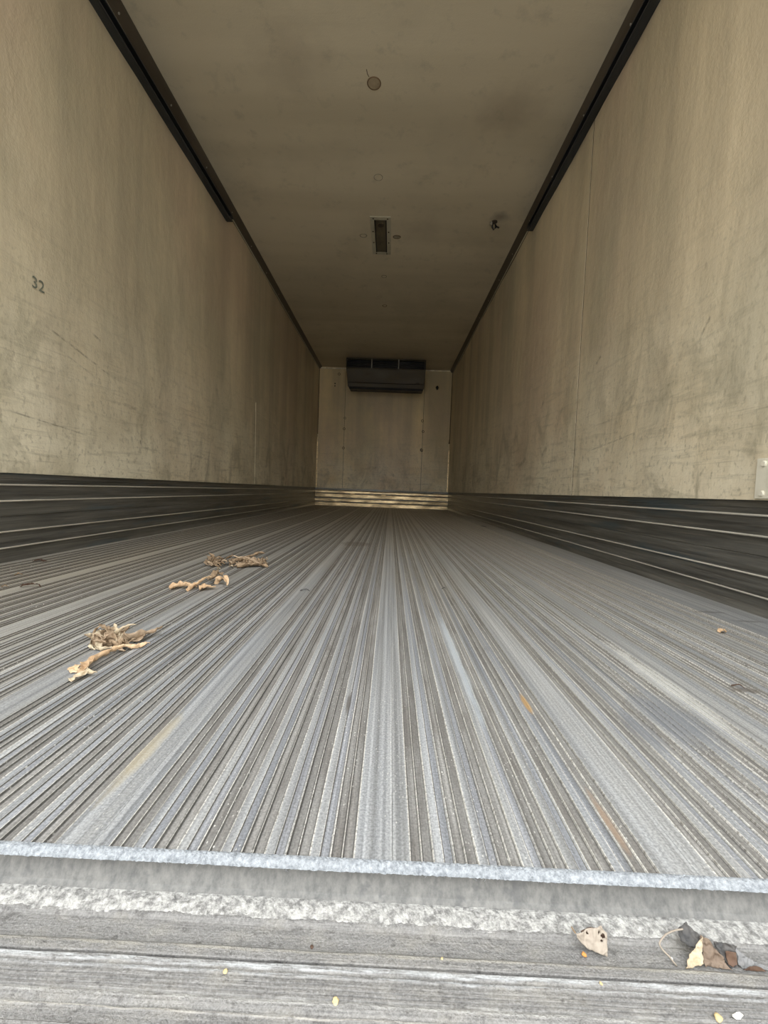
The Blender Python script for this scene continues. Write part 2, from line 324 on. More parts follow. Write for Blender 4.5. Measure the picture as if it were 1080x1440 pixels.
def slab(nu, nv, front, back):
    """closed slab between two grids"""
    bm = bmesh.new()
    F = [[bm.verts.new(front(i/nu, j/nv)) for j in range(nv+1)] for i in range(nu+1)]
    B = [[bm.verts.new(back(i/nu, j/nv)) for j in range(nv+1)] for i in range(nu+1)]
    for i in range(nu):
        for j in range(nv):
            bm.faces.new((F[i][j], F[i+1][j], F[i+1][j+1], F[i][j+1])); bm.faces.new((B[i][j], B[i][j+1], B[i+1][j+1], B[i+1][j]))
    for i in range(nu):
        bm.faces.new((F[i][0], B[i][0], B[i+1][0], F[i+1][0])); bm.faces.new((F[i][nv], F[i+1][nv], B[i+1][nv], B[i][nv]))
    for j in range(nv):
        bm.faces.new((F[0][j], F[0][j+1], B[0][j+1], B[0][j])); bm.faces.new((F[nu][j], B[nu][j], B[nu][j+1], F[nu][j+1]))
    for f in bm.faces: f.smooth = False
    return bm
def smooth(o, ang=40):
    for p in o.data.polygons: p.use_smooth = True
    if ang: o.data.set_sharp_from_angle(angle=math.radians(ang))
    return o
def disc(cx, cy, cz, r, h, axis='z', seg=20, r2=None, ry=None):
    """low domed disc, base at (cx,cy,cz), growing by h along axis"""
    bm = bmesh.new(); rings = []
    r2 = r*0.8 if r2 is None else r2
    prof = [(r, 0), (r, h*0.6), (r2, h), (0.0001, h)]
    for (ra, hh) in prof:
        ring = []
        for k in range(seg):
            a = 2*PI*k/seg; u, v = ra*math.cos(a), ra*math.sin(a)*(ry/r if ry else 1)
            p = {'z': (cx+u, cy+v, cz+hh), 'x': (cx+hh, cy+u, cz+v), 'y': (cx+u, cy+hh, cz+v)}[axis]
            ring.append(bm.verts.new(p))
        rings.append(ring)
    for a, b2 in zip(rings, rings[1:]):
        for k in range(seg): bm.faces.new((a[k], a[(k+1) % seg], b2[(k+1) % seg], b2[k]))
    bm.faces.new(rings[-1]); bm.faces.new(rings[0][::-1])
    return bm
def torus(cx, cy, cz, R, r, axis='z', seg=28, ry=None, a0=0, a1=2*PI):
    bm = bmesh.new(); full = abs(a1-a0-2*PI) < 1e-6; rings = []
    for k in range(seg + (0 if full else 1)):
        a = a0+(a1-a0)*k/seg; ring = []
        for q in range(6):
            b2 = 2*PI*q/6; rr = R+r*math.cos(b2); hh = r*math.sin(b2)
            u, v = rr*math.cos(a), rr*math.sin(a)*(ry/R if ry else 1)
            ring.append(bm.verts.new({'z': (cx+u, cy+v, cz+hh), 'y': (cx+u, cy+hh, cz+v), 'x': (cx+hh, cy+u, cz+v)}[axis]))
        rings.append(ring)
    n = len(rings)
    for k in range(n if full else n-1):
        a, b2 = rings[k], rings[(k+1) % n]
        for q in range(6): bm.faces.new((a[q], a[(q+1) % 6], b2[(q+1) % 6], b2[q]))
    return bm
def tube(pts, rad, seg=6, taper=None):
    bm = bmesh.new(); P = [Vector(p) for p in pts]; rings = []
    for i, p in enumerate(P):
        T = (P[min(i+1, len(P)-1)] - P[max(i-1, 0)]).normalized()
        U = T.cross(Vector((0, 0, 1)) if abs(T.z) < .9 else Vector((1, 0, 0))).normalized(); V = T.cross(U)
        rr = rad*(1 if not taper else (1-(1-taper)*i/(len(P)-1)))
        rings.append([bm.verts.new(p+U*rr*math.cos(2*PI*k/seg)+V*rr*math.sin(2*PI*k/seg)) for k in range(seg)])
    for a, b2 in zip(rings, rings[1:]):
        for k in range(seg): bm.faces.new((a[k], a[(k+1) % seg], b2[(k+1) % seg], b2[k]))
    bm.faces.new(rings[0][::-1]); bm.faces.new(rings[-1])
    return bm

# ---------------------------------------------------------------- ground outside
structure('ground', boxm(-30, -60, -1.25, 30, 12, -1.15), M['ground'])

# ---------------------------------------------------------------- walls
def bulge(y, z, seed):
    """the lining is not flat: shallow upright waves between the posts behind it"""
    v = 0.0065*noise.noise(Vector((y*1.9, z*0.16, seed))) + 0.0028*noise.noise(Vector((y*5.2, z*0.25, seed+7)))
    v += 0.0016*noise.noise(Vector((y*1.5, z*2.2, seed+3)))
    return v
def wall_panel(side, y0, y1, seed, parent, mat, name='panel'):
    s = 1 if side == 'left' else -1; X = XL if side == 'left' else XR
    nu = max(4, int((y1-y0)/0.05)); nv = 36
    def fr(u, v):
        y = y0+(y1-y0)*u; z = SC+(H+0.002-SC)*v
        k = min(1, u*nu/2, (1-u)*nu/2)*min(1, v*nv/1.5)
        return (X + s*bulge(y, z, seed)*k, y, z)
    def bk(u, v): return (X - s*0.018, y0+(y1-y0)*u, SC+(H+0.002-SC)*v)
    return smooth_keep(obj(name, slab(nu, nv, fr, bk), mat, parent))
def smooth_keep(o): return smooth(o)
wl = structure('wall_left', boxm(XL-.09, YF, -.12, XL-.034, D+.09, H+.09), M['outer'])
wr = structure('wall_right', boxm(XR+.034, YF, -.12, XR+.09, D+.09, H+.09), M['outer'])
wb = structure('wall_back', boxm(XL-.033, D+.034, -.12, XR+.033, D+.09, H+.09), M['outer'])
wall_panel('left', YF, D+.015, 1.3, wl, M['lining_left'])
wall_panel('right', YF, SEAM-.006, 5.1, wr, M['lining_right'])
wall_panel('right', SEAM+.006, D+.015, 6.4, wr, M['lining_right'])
obj('joint_filler', boxm(XR+.0025, SEAM-.007, SC, XR+.017, SEAM+.007, H), M['joint'], wr)['label'] = 'dark joint between the two lining sheets'

# kick plates along both walls: corrugated extrusion with five ridges
RID = [.054, .114, .228, .288]
def kick_profile(ridges, groove=.168):
    p = [(-.0335, 0), (.000, 0), (-.002, .004), (-.011, .018), (-.0125, .022)]
    for z in ridges:
        p += [(-.0125, z-.007), (-.0065, z-.0045), (-.0030, z-.0012), (-.0035, z+.0016), (-.0125, z+.0036)]
        if z < groove < (ridges[ridges.index(z)+1] if z != ridges[-1] else 0):
            p += [(-.0125, groove-.003), (-.0155, groove-.001), (-.0155, groove+.001), (-.0125, groove+.003)]
    p += [(-.0125, .302), (-.0155, .304), (-.0155, .308), (-.0125, .310), (-.014, .3295), (-.0335, .3295)]
    return p
def kick(side):
    s = 1 if side == 'left' else -1; X = XL if side == 'left' else XR
    ys = [YF+(D+.02-YF)*i/60 for i in range(61)]
    prof = kick_profile(RID)
    bm = extrude_profile(prof, lambda p, y: (X+s*(p[0]+0.0012*noise.noise(Vector((y*3, p[1]*9, s*4)))), y, p[1]), ys)
    o = structure('baseboard_'+side, bm, M['kick'])
    # crown of every ridge, paler: highlight painted into the metal
    o.data.materials.append(M['kick_ridge'])
    for f in o.data.polygons:
        c = f.center; d = (c.x-X)*s
        if d > -.0062 and c.z > .03: f.material_index = 1
    return o
kick('left'); kick('right')
# kick plate of the far bulkhead
kb = [(-.030, 0), (.006, 0), (.006, .055), (.002, .060), (-.012, .064), (-.012, .076), (.002, .080), (.006, .085), (.006, .128), (.001, .134), (-.012, .138), (-.012, .152), (.003, .157), (.006, .162), (.006, .215), (.002, .222), (-.010, .226), (-.010, .236), (.003, .240), (.005, .246), (.004, .275), (-.004, .282), (-.010, .290), (-.010, .300), (-.004, .304), (-.005, .324), (-.030, .324)]
bm = extrude_profile(kb, lambda p, x: (x, D-.012-p[0]+.005*noise.noise(Vector((x*5, p[1]*10, 2))), p[1]), [XL-.012+(XR-XL+.024)*i/60 for i in range(61)])
o = structure('baseboard_back', bm, M['kick_back']); o.data.materials.append(M['kick'])
for f in o.data.polygons:
    if f.center.y > D-.004 or f.center.z > .29: f.material_index = 1

# far bulkhead lining: two narrow side sheets and a wide middle sheet
def back_sheet(x0, x1, off, seed, name='panel'):
    nu = max(3, int((x1-x0)/.05)); nv = 30; z0 = SC-.005; z1 = H+.002
    def fr(u, v):
        x = x0+(x1-x0)*u; z = z0+(z1-z0)*v; k = min(1, u*nu/2, (1-u)*nu/2)
        return (x, D-off+0.003*k*noise.noise(Vector((x*1.8, z*1.2, seed))), z)
    return smooth(obj(name, slab(nu, nv, fr, lambda u, v: (x0+(x1-x0)*u, D+.018, z0+(z1-z0)*v)), M['lining_back'], wb))
for a in ((XL-.016, -.914, 0, 1), (-.908, .556, .006, 2), (.562, XR+.016, 0, 3)): 
    o = back_sheet(*a)
for x in (-.911, .559): obj('joint_filler', boxm(x-.006, D+.004, SC, x+.006, D+.017, 2.5), M['dark_screw'], wb)
for (x, z, mm) in ((-.905, 1.64, 'stain'), (-.912, 1.443, 'ring'), (-.914, 1.085, 'ring'), (.543, 1.639, 'ring'), (.563, 1.442, 'ring'), (-1.038, 2.448, 'ring')):
    obj('plug', torus(x, D-.007 if -.92 < x < .6 else D-.001, z, .020, .0045, 'y', 16), M[mm], wb)
obj('plug', disc(.553, D-.006, 1.10, .026, -.006, 'y', 16), M['plug'], wb)['label'] = 'pale round plug with a dark crescent'
obj('plug_rim', torus(.553, D-.011, 1.10, .026, .006, 'y', 16, a0=PI*.55, a1=PI*1.75), M['black'], wb)
for dz in (-.022, .022): obj('screw_hole', disc(-1.11, D-.001, 2.25+dz, .012, -.004, 'y', 12), M['black'], wb)
bm = bmesh.new()
obj('top_trim', boxm(XL+.01, D-.012, H-.036, -.90, D-.001, H-.012, bev=.002), M['edge_alu'], wb)
obj('top_trim', boxm(.57, D-.012, H-.020, XR-.01, D-.001, H+.0, bev=.002), M['edge_alu'], wb)
# corner strips: lower half bare metal, its glint lightened into the colour
for s, X in ((1, XL), (-1, XR)):
    bm = extrude_profile([(0, 0), (.022, 0), (.024, .003), (.004, .024), (0, .022)], lambda p, z: (X+s*(p[0]*(1 if z < 1.3 else .5)-.001), D+.001-p[1]*(1 if z < 1.3 else .5), z),
                         [.33+i*.1 for i in range(23)])
    for v in bm.verts: v.co.x += .0025*noise.noise(Vector((0, 5*s, v.co.z*11)))
    o = structure('trim_1' if s > 0 else 'trim_2', bm, M['edge_alu'])
    o.data.materials.append(M['joint'])
    for f in o.data.polygons:
        if f.center.z > (1.35 if s > 0 else 1.2): f.material_index = 1
for s, X in ((1, XL), (-1, XR)):
    a_, b_ = sorted((X+s*.002, X+s*.020)); obj('bare_metal_strip', boxm(a_, D-.030, .34, b_, D-.0245, 1.25 if s > 0 else 1.1, bev=.001), M['kick_back'], wb)['label'] = 'bright bare metal strip in the corner'
# hook bracket at upper right of the bulkhead
hb = empty('wall_hook', (.79, D, 2.26), label='small dark hook high on the far wall, right of the cooling unit', cat='hook')
o = obj('plate', disc(0, 0, 0, .028, -.008, 'y', 14), M['dark_screw'], hb); o = obj('hook', tube([(0, -.006, .01), (.0, -.03, .02), (.012, -.045, .0), (.008, -.04, -.035), (-.012, -.03, -.045)], .009, 8), M['black'], hb)

# repair strip on the left lining
def patch_board(y0, y1, z0, z1, z0b, z1b, th):
    bm = bmesh.new(); a = [(y0, z0), (y1, z0b), (y1, z1b), (y0, z1)]
    A = [bm.verts.new((XL+x, y, z)) for x in (0.0, th) for (y, z) in a]
    for q in ((0, 1, 2, 3), (7, 6, 5, 4), (0, 4, 5, 1), (1, 5, 6, 2), (2, 6, 7, 3), (3, 7, 4, 0)): bm.faces.new([A[i] for i in q])
    return bm
obj('upright_board', patch_board(4.25, 4.78, SC+.003, 1.07, SC+.003, 1.07, .0045), M['lining_left'], wl)['label'] = 'narrow upright cover board'
obj('cross_board', patch_board(4.24, 5.02, 1.07, 1.165, 1.055, 1.15, .0065), M['lining_left'], wl)['label'] = 'short cross piece over the upright board'

# stencilled number on the left wall
cu = bpy.data.curves.new('number', 'FONT'); cu.body = '32'; cu.size = .062; cu.extrude = .0003; cu.align_x = 'CENTER'; cu.align_y = 'CENTER'; cu.space_character = 1.0
to = bpy.data.objects.new('tmp', cu); COL.objects.link(to); bpy.context.view_layer.update()
me = bpy.data.meshes.new_from_object(to); bpy.data.objects.remove(to)
me.transform(Matrix.Translation((XL+.0042, 1.634, 1.068)) @ Matrix.Rotation(PI/2, 4, 'Z') @ Matrix.Rotation(PI/2, 4, 'X'))
no = obj('stencilled_number', me, M['ink'], wl); no['label'] = 'faded stencilled number 32'

# off-white bolted plate low on the right wall
pl = empty('bolted_plate', (XR, 1.13, .39), label='off-white bolted plate low on the right wall by the opening', cat='plate')
obj('plate', boxm(-.009, -.10, -.055, .0, .091, .061, bev=.0015), M['white_plate'], pl)
for dy in (.066, -.075):
    for dz in (-.040, .045): obj('bolt', disc(-.009, dy, dz, .0085, -.005, 'x', 14), M['white_plate'], pl)

# ---------------------------------------------------------------- ceiling
def ceil_z(x, y): return 0.0045*noise.noise(Vector((x*.25, y*2.4, 3))) + .002*noise.noise(Vector((x*.8, y*6, 9))) + .004*noise.noise(Vector((x*1.1, y*.8, 1)))
nu, nv = 150, 24
def cf(u, v):
    y = YF+(D+.015-YF)*u; x = XL+(XR-XL)*v; k = min(1, v*nv/2, (1-v)*nv/2)
    return (x, y, H+ceil_z(x, y)*k)
ce = smooth(structure('ceiling', slab(nu, nv, cf, lambda u, v: (XL+(XR-XL)*v, YF+(D+.015-YF)*u, H+.03)), M['ceiling']))
obj('roof_skin', boxm(XL-.033, YF, H+.034, XR+.033, D+.033, H+.09), M['outer'], ce)
def cz(x, y): return H+ceil_z(x, y)
# round plugs and old fixing rings
def ring(x, y, R, r, mm, ry=None, fill=None, label=None):
    z = cz(x, y)
    o = obj('sealant_ring', torus(x, y, z, R, r, 'z', 28, ry=ry), M[mm], ce)
    if fill: obj('plug', disc(x, y, z+.001, R*.95, -.004, 'z', 24, ry=(ry or R)*.95), M[fill], ce)
    if label: o['label'] = label
ring(-.179, 2.411, .036, .0035, 'ring', None, 'plug', 'rusty ring around a round ceiling plug')
obj('crack', tube([(-.205, 2.375, cz(-.205, 2.375)), (-.213, 2.36, cz(-.2, 2.36)), (-.216, 2.335, cz(-.2, 2.33))], .0022, 5), M['ring'], ce)
ring(-.176, 3.104, .031, .002, 'stain'); ring(-.329, 3.785, .030, .004, 'stain', .024, None); ring(-.031, 3.792, .032, .004, 'ring', .024, 'stain')
ring(-.156, 4.483, .026, .003, 'stain'); ring(-.159, 5.171, .026, .004, 'ring')
# recessed light
lx, ly = -.1715, 3.795; lz = cz(lx, ly)-.001
lt = empty('ceiling_light', (lx, ly, lz), label='unlit rectangular light fitting with a dirty lens, screwed to the ceiling', cat='light')
bm = bmesh.new()
box(bm, -.086, -.27, -.004, -.052, .27, .004, .001); box(bm, .052, -.27, -.004, .086, .27, .004, .001)
box(bm, -.052, -.27, -.004, .052, -.232, .004, .001); box(bm, -.052, .232, -.004, .052, .27, .004, .001)
obj('frame', bm, M['frame'], lt)
bm = bmesh.new(); box(bm, -.052, -.232, -.005, -.042, .232, .004, .001); box(bm, .042, -.232, -.005, .052, .232, .004, .001)
obj('gasket', bm, M['black'], lt)
obj('lens', boxm(-.042, -.232, -.0025, .042, .232, .003, bev=.001), M['lens'], lt)
obj('bulb_mount', disc(0, -.165, -.002, .028, -.004, 'z', 18), M['dark_screw'], lt)
for (dx, dy) in ((-.06, -.25), (.06, -.25), (-.068, -.08), (.068, -.075), (-.068, .08), (.068, .08), (-.05, .252), (.05, .252)):
    obj('screw', disc(dx, dy, -.0035, .0065, -.004, 'z', 10), M['dark_screw'], lt)
# dark hook on the ceiling near the right track
hk = empty('ceiling_hook', (.773, 3.552, cz(.773, 3.552)), label='small dark bent metal hook on the ceiling near the right track', cat='hook')
obj('base', disc(0, 0, .002, .026, -.010, 'z', 14), M['dark_screw'], hk)
obj('hook', tube([(-.012, 0, -.006), (-.014, 0, -.045), (.0, .005, -.060), (.014, .005, -.045), (.016, .02, -.012), (.03, .05, -.008), (.055, .055, -.012)], .0065, 8), M['black'], hk)
obj('clip', boxm(-.034, -.012, -.028, -.018, .012, -.002, bev=.002), M['screw'], hk)

# corner cover strips between ceiling and walls
def corner(side, n):
    s = 1 if side == 'left' else -1; X = XL if side == 'left' else XR
    prof = [(-.002, .002), (.054, .002), (.054, -.003), (.050, -.007), (.012, -.044), (.008, -.052), (-.002, -.052)]
    if side == 'right': prof = [(-.002, .002), (.054, .002), (.054, -.003), (.050, -.007), (.012, -.044), (.008, -.052), (-.002, -.052)]
    bm = extrude_profile(prof, lambda p, y: (X+s*p[0], y, H+p[1]), [YF+(D+.012-YF)*i/40 for i in range(41)])
    o = structure('trim_%d' % n, bm, M['trim'])
    obj('edge_lip', extrude_profile([(.006, -.050), (.0125, -.046), (.0115, -.0525), (.006, -.054)], lambda p, y: (X+s*p[0], y, H+p[1]), [YF, 2, 4, 6, D]), M['frame'], o)
    for i in range(9):
        y = 1.60+i*.47
        q = obj('screw', disc(0, 0, 0, .0055, .003, 'z', 10), M['screw'], o)
        # screw sits on the sloping face
        nrm = Vector((s*.7, 0, -.71)); q.matrix_world = Matrix.Translation((X+s*.026, y, H-.0295)) @ nrm.to_track_quat('Z', 'Y').to_matrix().to_4x4()
    return o
corner('left', 3); corner('right', 4)

# overhead door tracks: C channels with a rounded far end
def track(side, z0, z1, yend, label):
    s = 1 if side == 'left' else -1; X = XL if side == 'left' else XR
    ht = .062
    prof = [(.001, 0), (.040, 0), (.044, .004), (.044, .012), (.041, .012), (.041, .004), (.0045, .0035), (.0045, ht-.0035), (.041, ht-.004), (.041, ht-.012), (.044, ht-.012), (.044, ht-.004), (.040, ht), (.001, ht)]
    y0 = .30; n = 40; ys = [y0+(yend-y0)*i/n for i in range(n+1)]+[yend+.02, yend+.035, yend+.042]
    def fn(p, y):
        t_ = (y-y0)/(yend-y0); z = z0+(z1-z0)*min(1, t_); k = 1.0
        if y > yend: k = math.sqrt(max(0.04, 1-((y-yend)/.044)**2))
        return (X+s*p[0], y, z+ht/2+(p[1]-ht/2)*k)
    r0 = empty('door_track', (X, y0, z0), label=label, cat='track', group='overhead door tracks')
    bm = extrude_profile(prof, lambda p, y: tuple(Vector(fn(p, y))-Vector((X, y0, z0))), ys)
    obj('channel', bm, M['track'], r0)
    e = boxm(s*.003, yend-y0+.010, z1-z0+.012, s*.040, yend-y0+.030, z1-z0+ht-.012, bev=.002); obj('end_stop', e, M['black'], r0)
    bm = bmesh.new(); box(bm, s*.0465 if s < 0 else .0445, 0, z1-z0+ht-.010, s*.0445 if s < 0 else .0465, .001, z1-z0+ht-.009)
    bm.free()
    for yy in (1.9, 2.6, 3.3): obj('fixing_bolt', disc(s*.0045, yy-y0, (z0+(z1-z0)*(yy-y0)/(yend-y0))-z0+ht/2, .008, s*.004, 'x', 10), M['screw'], r0)
    return r0
track('left', 2.395, 2.440, 3.42, 'dark overhead door track under the ceiling of the left wall')
track('right', 2.438, 2.448, 3.44, 'dark overhead door track under the ceiling of the right wall')

# ---------------------------------------------------------------- cooling unit on the far wall
EV = empty('cooling_unit', (-.16, D, 2.02), label='dark brown cooling unit hanging under the ceiling on the far wall', cat='cooling unit')
def evp(x, y, z): return (x+.16, y-D, z-2.02)
def hexa(pts):
    bm = bmesh.new(); v = [bm.verts.new(evp(*p)) for p in pts]
    for q in ((0, 1, 2, 3), (7, 6, 5, 4), (0, 4, 5, 1), (1, 5, 6, 2), (2, 6, 7, 3), (3, 7, 4, 0)): bm.faces.new([v[i] for i in q])
    es = list(bm.edges); bmesh.ops.bevel(bm, geom=es, offset=.006, segments=2, affect='EDGES', profile=.5); return bm
xl, xr = -.840, .520
# casing: tapering front cover, upper plenum behind the openings
obj('casing', hexa([(xl, 7.16, 2.395), (xr, 7.16, 2.395), (xr-.012, 7.20, 2.085), (xl+.035, 7.20, 2.085), (xl, D-.008, 2.395), (xr, D-.008, 2.395), (xr-.01, D-.008, 2.17), (xl+.02, D-.008, 2.17)]), M['unit'], EV)
obj('plenum', hexa([(xl+.01, 7.26, 2.565), (xr-.01, 7.26, 2.565), (xr-.01, 7.26, 2.385), (xl+.01, 7.26, 2.385), (xl+.01, D-.008, 2.565), (xr-.01, D-.008, 2.565), (xr-.01, D-.008, 2.385), (xl+.01, D-.008, 2.385)]), M['black'], EV)
bm = bmesh.new()
def ebox(x0, y0, z0, x1, y1, z1, bev=.002): box(bm, *evp(x0, y0, z0), *evp(x1, y1, z1), bev=bev)
ebox(xl, 7.155, 2.545, xr, 7.19, 2.558); ebox(xl, 7.155, 2.390, xr, 7.19, 2.400)
ebox(xl, 7.155, 2.40, xl+.012, D-.01, 2.545); ebox(xr-.012, 7.155, 2.40, xr, D-.01, 2.545)
obj('outlet_frame', bm, M['unit'], EV)
for x in (-.404, .055): bm = bmesh.new(); ebox(x-.009, 7.150, 2.395, x+.009, 7.18, 2.552); obj('divider', bm, M['screw'], EV)
for k in range(3):
    x0 = (xl+.012, -.395, .064)[k]; x1 = (-.413, .046, xr-.012)[k]
    bm = bmesh.new(); ebox(x0, 7.235, 2.402, x1, 7.262, 2.543); 
    for q in range(5): ebox(x0+.004, 7.205, 2.415+q*.027, x1-.004, 7.235, 2.419+q*.027, 0)
    obj('outlet_grille', bm, M['black'], EV)
bm = bmesh.new(); ebox(xl+.03, 7.168, 2.148, xr-.012, 7.196, 2.158); obj('seam_strip', bm, M['dark_screw'], EV)
obj('drip_tray', hexa([(xl+.05, 7.21, 2.0852), (xr-.024, 7.21, 2.0852), (xr-.03, 7.23, 2.052), (xl+.06, 7.23, 2.052), (xl+.03, D-.01, 2.175), (xr-.012, D-.01, 2.175), (xr-.012, D-.01, 2.135), (xl+.03, D-.01, 2.135)]), M['black'], EV)
bm = bmesh.new(); ebox(.36, 7.160, 2.150, .42, 7.190, 2.180); obj('latch', bm, M['dark_screw'], EV)

# ---------------------------------------------------------------- floor
fl = structure('floor', boxm(XL-.034, .345, -.115, XR+.034, D+.034, -.008), M['face'])
JO = [.014+.262*k for k in range(-5, 4)]       # joints between the planks
JO = [XL+.001]+[j for j in JO if j > XL+.12]+[XR-.001]
LIP = .338
rnd = random.Random(4)
def plank_profile(x0, x1, first, last):
    """profile points and, for every segment, 0 top / 1 channel / 2 bead / 3 lower rib"""
    fl0 = .015 if not first else .035; fl1 = .015 if not last else .135
    p = [(x0+.00005, -.0075, 0), (x0+.00005, -.0004, 0), (x0+.0006, 0, 0)]
    a, b2 = x0+fl0, x1-fl1; n = max(1, round((b2-a)/.0385)); w_ = (b2-a)/n; D1 = -.0017
    for k in range(n):
        q = a+k*w_; s = w_/.0385; j = lambda: rnd.uniform(-.0003, .0003)
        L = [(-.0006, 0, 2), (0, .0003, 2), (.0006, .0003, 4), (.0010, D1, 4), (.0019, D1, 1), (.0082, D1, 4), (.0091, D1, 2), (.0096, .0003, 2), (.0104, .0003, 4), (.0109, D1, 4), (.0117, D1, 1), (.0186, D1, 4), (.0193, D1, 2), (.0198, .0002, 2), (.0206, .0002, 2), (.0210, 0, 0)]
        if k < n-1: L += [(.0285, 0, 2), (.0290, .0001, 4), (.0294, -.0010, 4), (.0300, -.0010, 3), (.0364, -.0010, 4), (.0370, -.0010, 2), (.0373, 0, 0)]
        jj = j()
        for (u, z, mi) in L: p.append((q+u*s+jj, z, mi))
    p += [(x1-.0006, 0, 0), (x1-.00005, -.0004, 0), (x1-.00005, -.0075, 0)]
    return p
for i in range(len(JO)-1):
    x0, x1 = JO[i], JO[i+1]
    prof = plank_profile(x0, x1, i == 0, i == len(JO)-2)
    ys = [LIP]+[LIP+.02+(D-LIP-.02)*(k/70)**1.6 for k in range(0, 71)]
    sd = i*3.1
    def fn(p, y, sd=sd):
        top = p[1] > -.006
        wv = .0005*noise.noise(Vector((y*6, sd, p[0]*20)))+.0003*noise.noise(Vector((y*30, sd, p[0]*20))) if top else 0
        return (p[0]+wv, y, p[1] + (.00030*noise.noise(Vector((p[0]*25, y*5, sd))) if top else 0))
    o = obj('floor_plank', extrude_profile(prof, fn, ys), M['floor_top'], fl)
    for k_ in ('channel', 'bead', 'low', 'crease_shade'): o.data.materials.append(M['floor_'+k_])
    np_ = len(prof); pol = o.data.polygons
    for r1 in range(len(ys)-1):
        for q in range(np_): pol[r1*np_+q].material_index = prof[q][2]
# frayed front edge of the deck
N = 1500; rows = []
prof = [(.0030, -.0006), (.0018, .0004), (.0002, .0006), (-.0014, .0003), (-.0032, -.0009), (-.0050, -.0027), (-.0060, -.0046), (-.0040, -.0062), (.008, -.0064)]
bm = bmesh.new()
for i in range(N+1):
    x = XL-.002+(XR-XL+.004)*i/N; row = []
    w1 = noise.noise(Vector((x*9, 1, 1))); w2 = noise.noise(Vector((x*45, 2, 2))); w3 = noise.noise(Vector((x*220, 3, 3))); w4 = noise.noise(Vector((x*700, 4, 3)))
    for k, (dy, dz) in enumerate(prof):
        f = max(0, min(1, (k-1)/4)) if k < 8 else 0
        y = LIP-.0005+dy - f*(.0014*w1+.0010*w2+.0007*w3+.0005*w4) + (.0006*noise.noise(Vector((x*500, k*3, 1))) if 0 < k < 8 else 0)
        z = dz + (.0007*w2*f) + (.0007*noise.noise(Vector((x*600, k*5, 9))) if 0 < k < 7 else 0) 
        row.append(bm.verts.new((x, y, z)))
    rows.append(row)
for a, b2 in zip(rows, rows[1:]):
    for k in range(len(prof)-1): bm.faces.new((a[k], a[k+1], b2[k+1], b2[k]))
obj('frayed_edge', bm, M['frayed'], fl)['label'] = 'ragged pale bare-metal front edge of the deck'
# wire-like burrs hanging off the edge
bm = bmesh.new(); rnd = random.Random(8)
for k in range(260):
    x = rnd.uniform(-.42, .42); y = LIP-.0060+rnd.uniform(0, .003); z = rnd.uniform(-.0045, -.001); l = rnd.uniform(.001, .0045); a = rnd.uniform(-1, 1)
    t2 = tube([(x, y, z), (x+l*a*.6, y-l*.6, z-l*.2), (x+l*a, y-l, z-l*.1)], .00013, 3, .4)
    me = bpy.data.meshes.new('t'); t2.to_mesh(me); t2.free(); bm.from_mesh(me); bpy.data.meshes.remove(me)
b_ = obj('burrs', bm, M['frayed'], fl); b_['kind'] = 'stuff'

# ---------------------------------------------------------------- rear sill below the deck edge
def sill_profile():
    p = [(.352, -.11), (.352, -.0087), (.3440, -.0090), (.3425, -.0115), (.3350, -.0275), (.3310, -.0312), (.3150, -.0322), (.3135, -.0330), (.3130, -.0337), (.3122, -.0350)]
    p += [(.2955, -.0352), (.2948, -.0342), (.2942, -.0320), (.2928, -.0311), (.2868, -.0313), (.2862, -.0320), (.2860, -.0338), (.2850, -.0338), (.2846, -.0322)]
    p += [(.2835, -.0309), (.2805, -.0309), (.2797, -.0317), (.2785, -.0317), (.2778, -.0310), (.2765, -.0310), (.2758, -.0318)]
    y = .2745
    for k in range(4):
        p += [(y, -.0318), (y-.0004, -.0311), (y-.0016, -.0311), (y-.0020, -.0318)]; y -= .0028
    p += [(.2632, -.0318), (.2625, -.0311), (.2612, -.0308), (.2590, -.0311), (.2565, -.0325), (.2555, -.0326), (.2550, -.0320), (.2542, -.0320), (.2536, -.0326), (.250, -.0328)]
    y = .246
    for k in range(12):
        p += [(y, -.0328), (y-.001, -.0318), (y-.005, -.0318), (y-.006, -.0328)]; y -= .0105
    p += [(.112, -.033), (.108, -.037), (.106, -.11)]
    return p
bm = extrude_profile(sill_profile(), lambda p, x: (x, p[0]+.0006*noise.noise(Vector((x*14, p[0]*40, 0)))*(p[1] > -.1), p[1]+.0005*noise.noise(Vector((x*20, p[0]*90, 5)))*(p[1] > -.1)),
                     [XL-.02+(XR-XL+.04)*i/420 for i in range(421)])
sl = structure('sill', bm, M['sill'])
sl.data.materials.append(M['face'])
for f in sl.data.polygons:
    if .3320 < f.center.y < .3474 and f.center.z > -.033: f.material_index = 1
# crusty bead of sealant at the foot of the step
bm = bmesh.new(); rows = []; N = 1400
prof = [(.3320, -.0306), (.3300, -.0302), (.328, -.0300), (.3255, -.0301), (.323, -.0304), (.3200, -.0310), (.3170, -.0318), (.3150, -.0326)]
for i in range(N+1):
    x = XL+(XR-XL)*i/N; row = []
    for k, (y, z) in enumerate(prof):
        e = math.sin(PI*k/(len(prof)-1))
        row.append(bm.verts.new((x, y+.0016*noise.noise(Vector((x*60, k*.7, 1)))+(.0012 if k > 4 else 0)*noise.noise(Vector((x*260, 0, 1))),
            z+e*(.0009*noise.noise(Vector((x*170, y*170, 2)))+.0010*noise.noise(Vector((x*480, y*480, 7)))))))
    rows.append(row)
for a, b2 in zip(rows, rows[1:]):
    for k in range(len(prof)-1): bm.faces.new((a[k], a[k+1], b2[k+1], b2[k]))
obj('sealant_bead', bm, M['crust'], sl)['label'] = 'crusty white bead along the foot of the step'

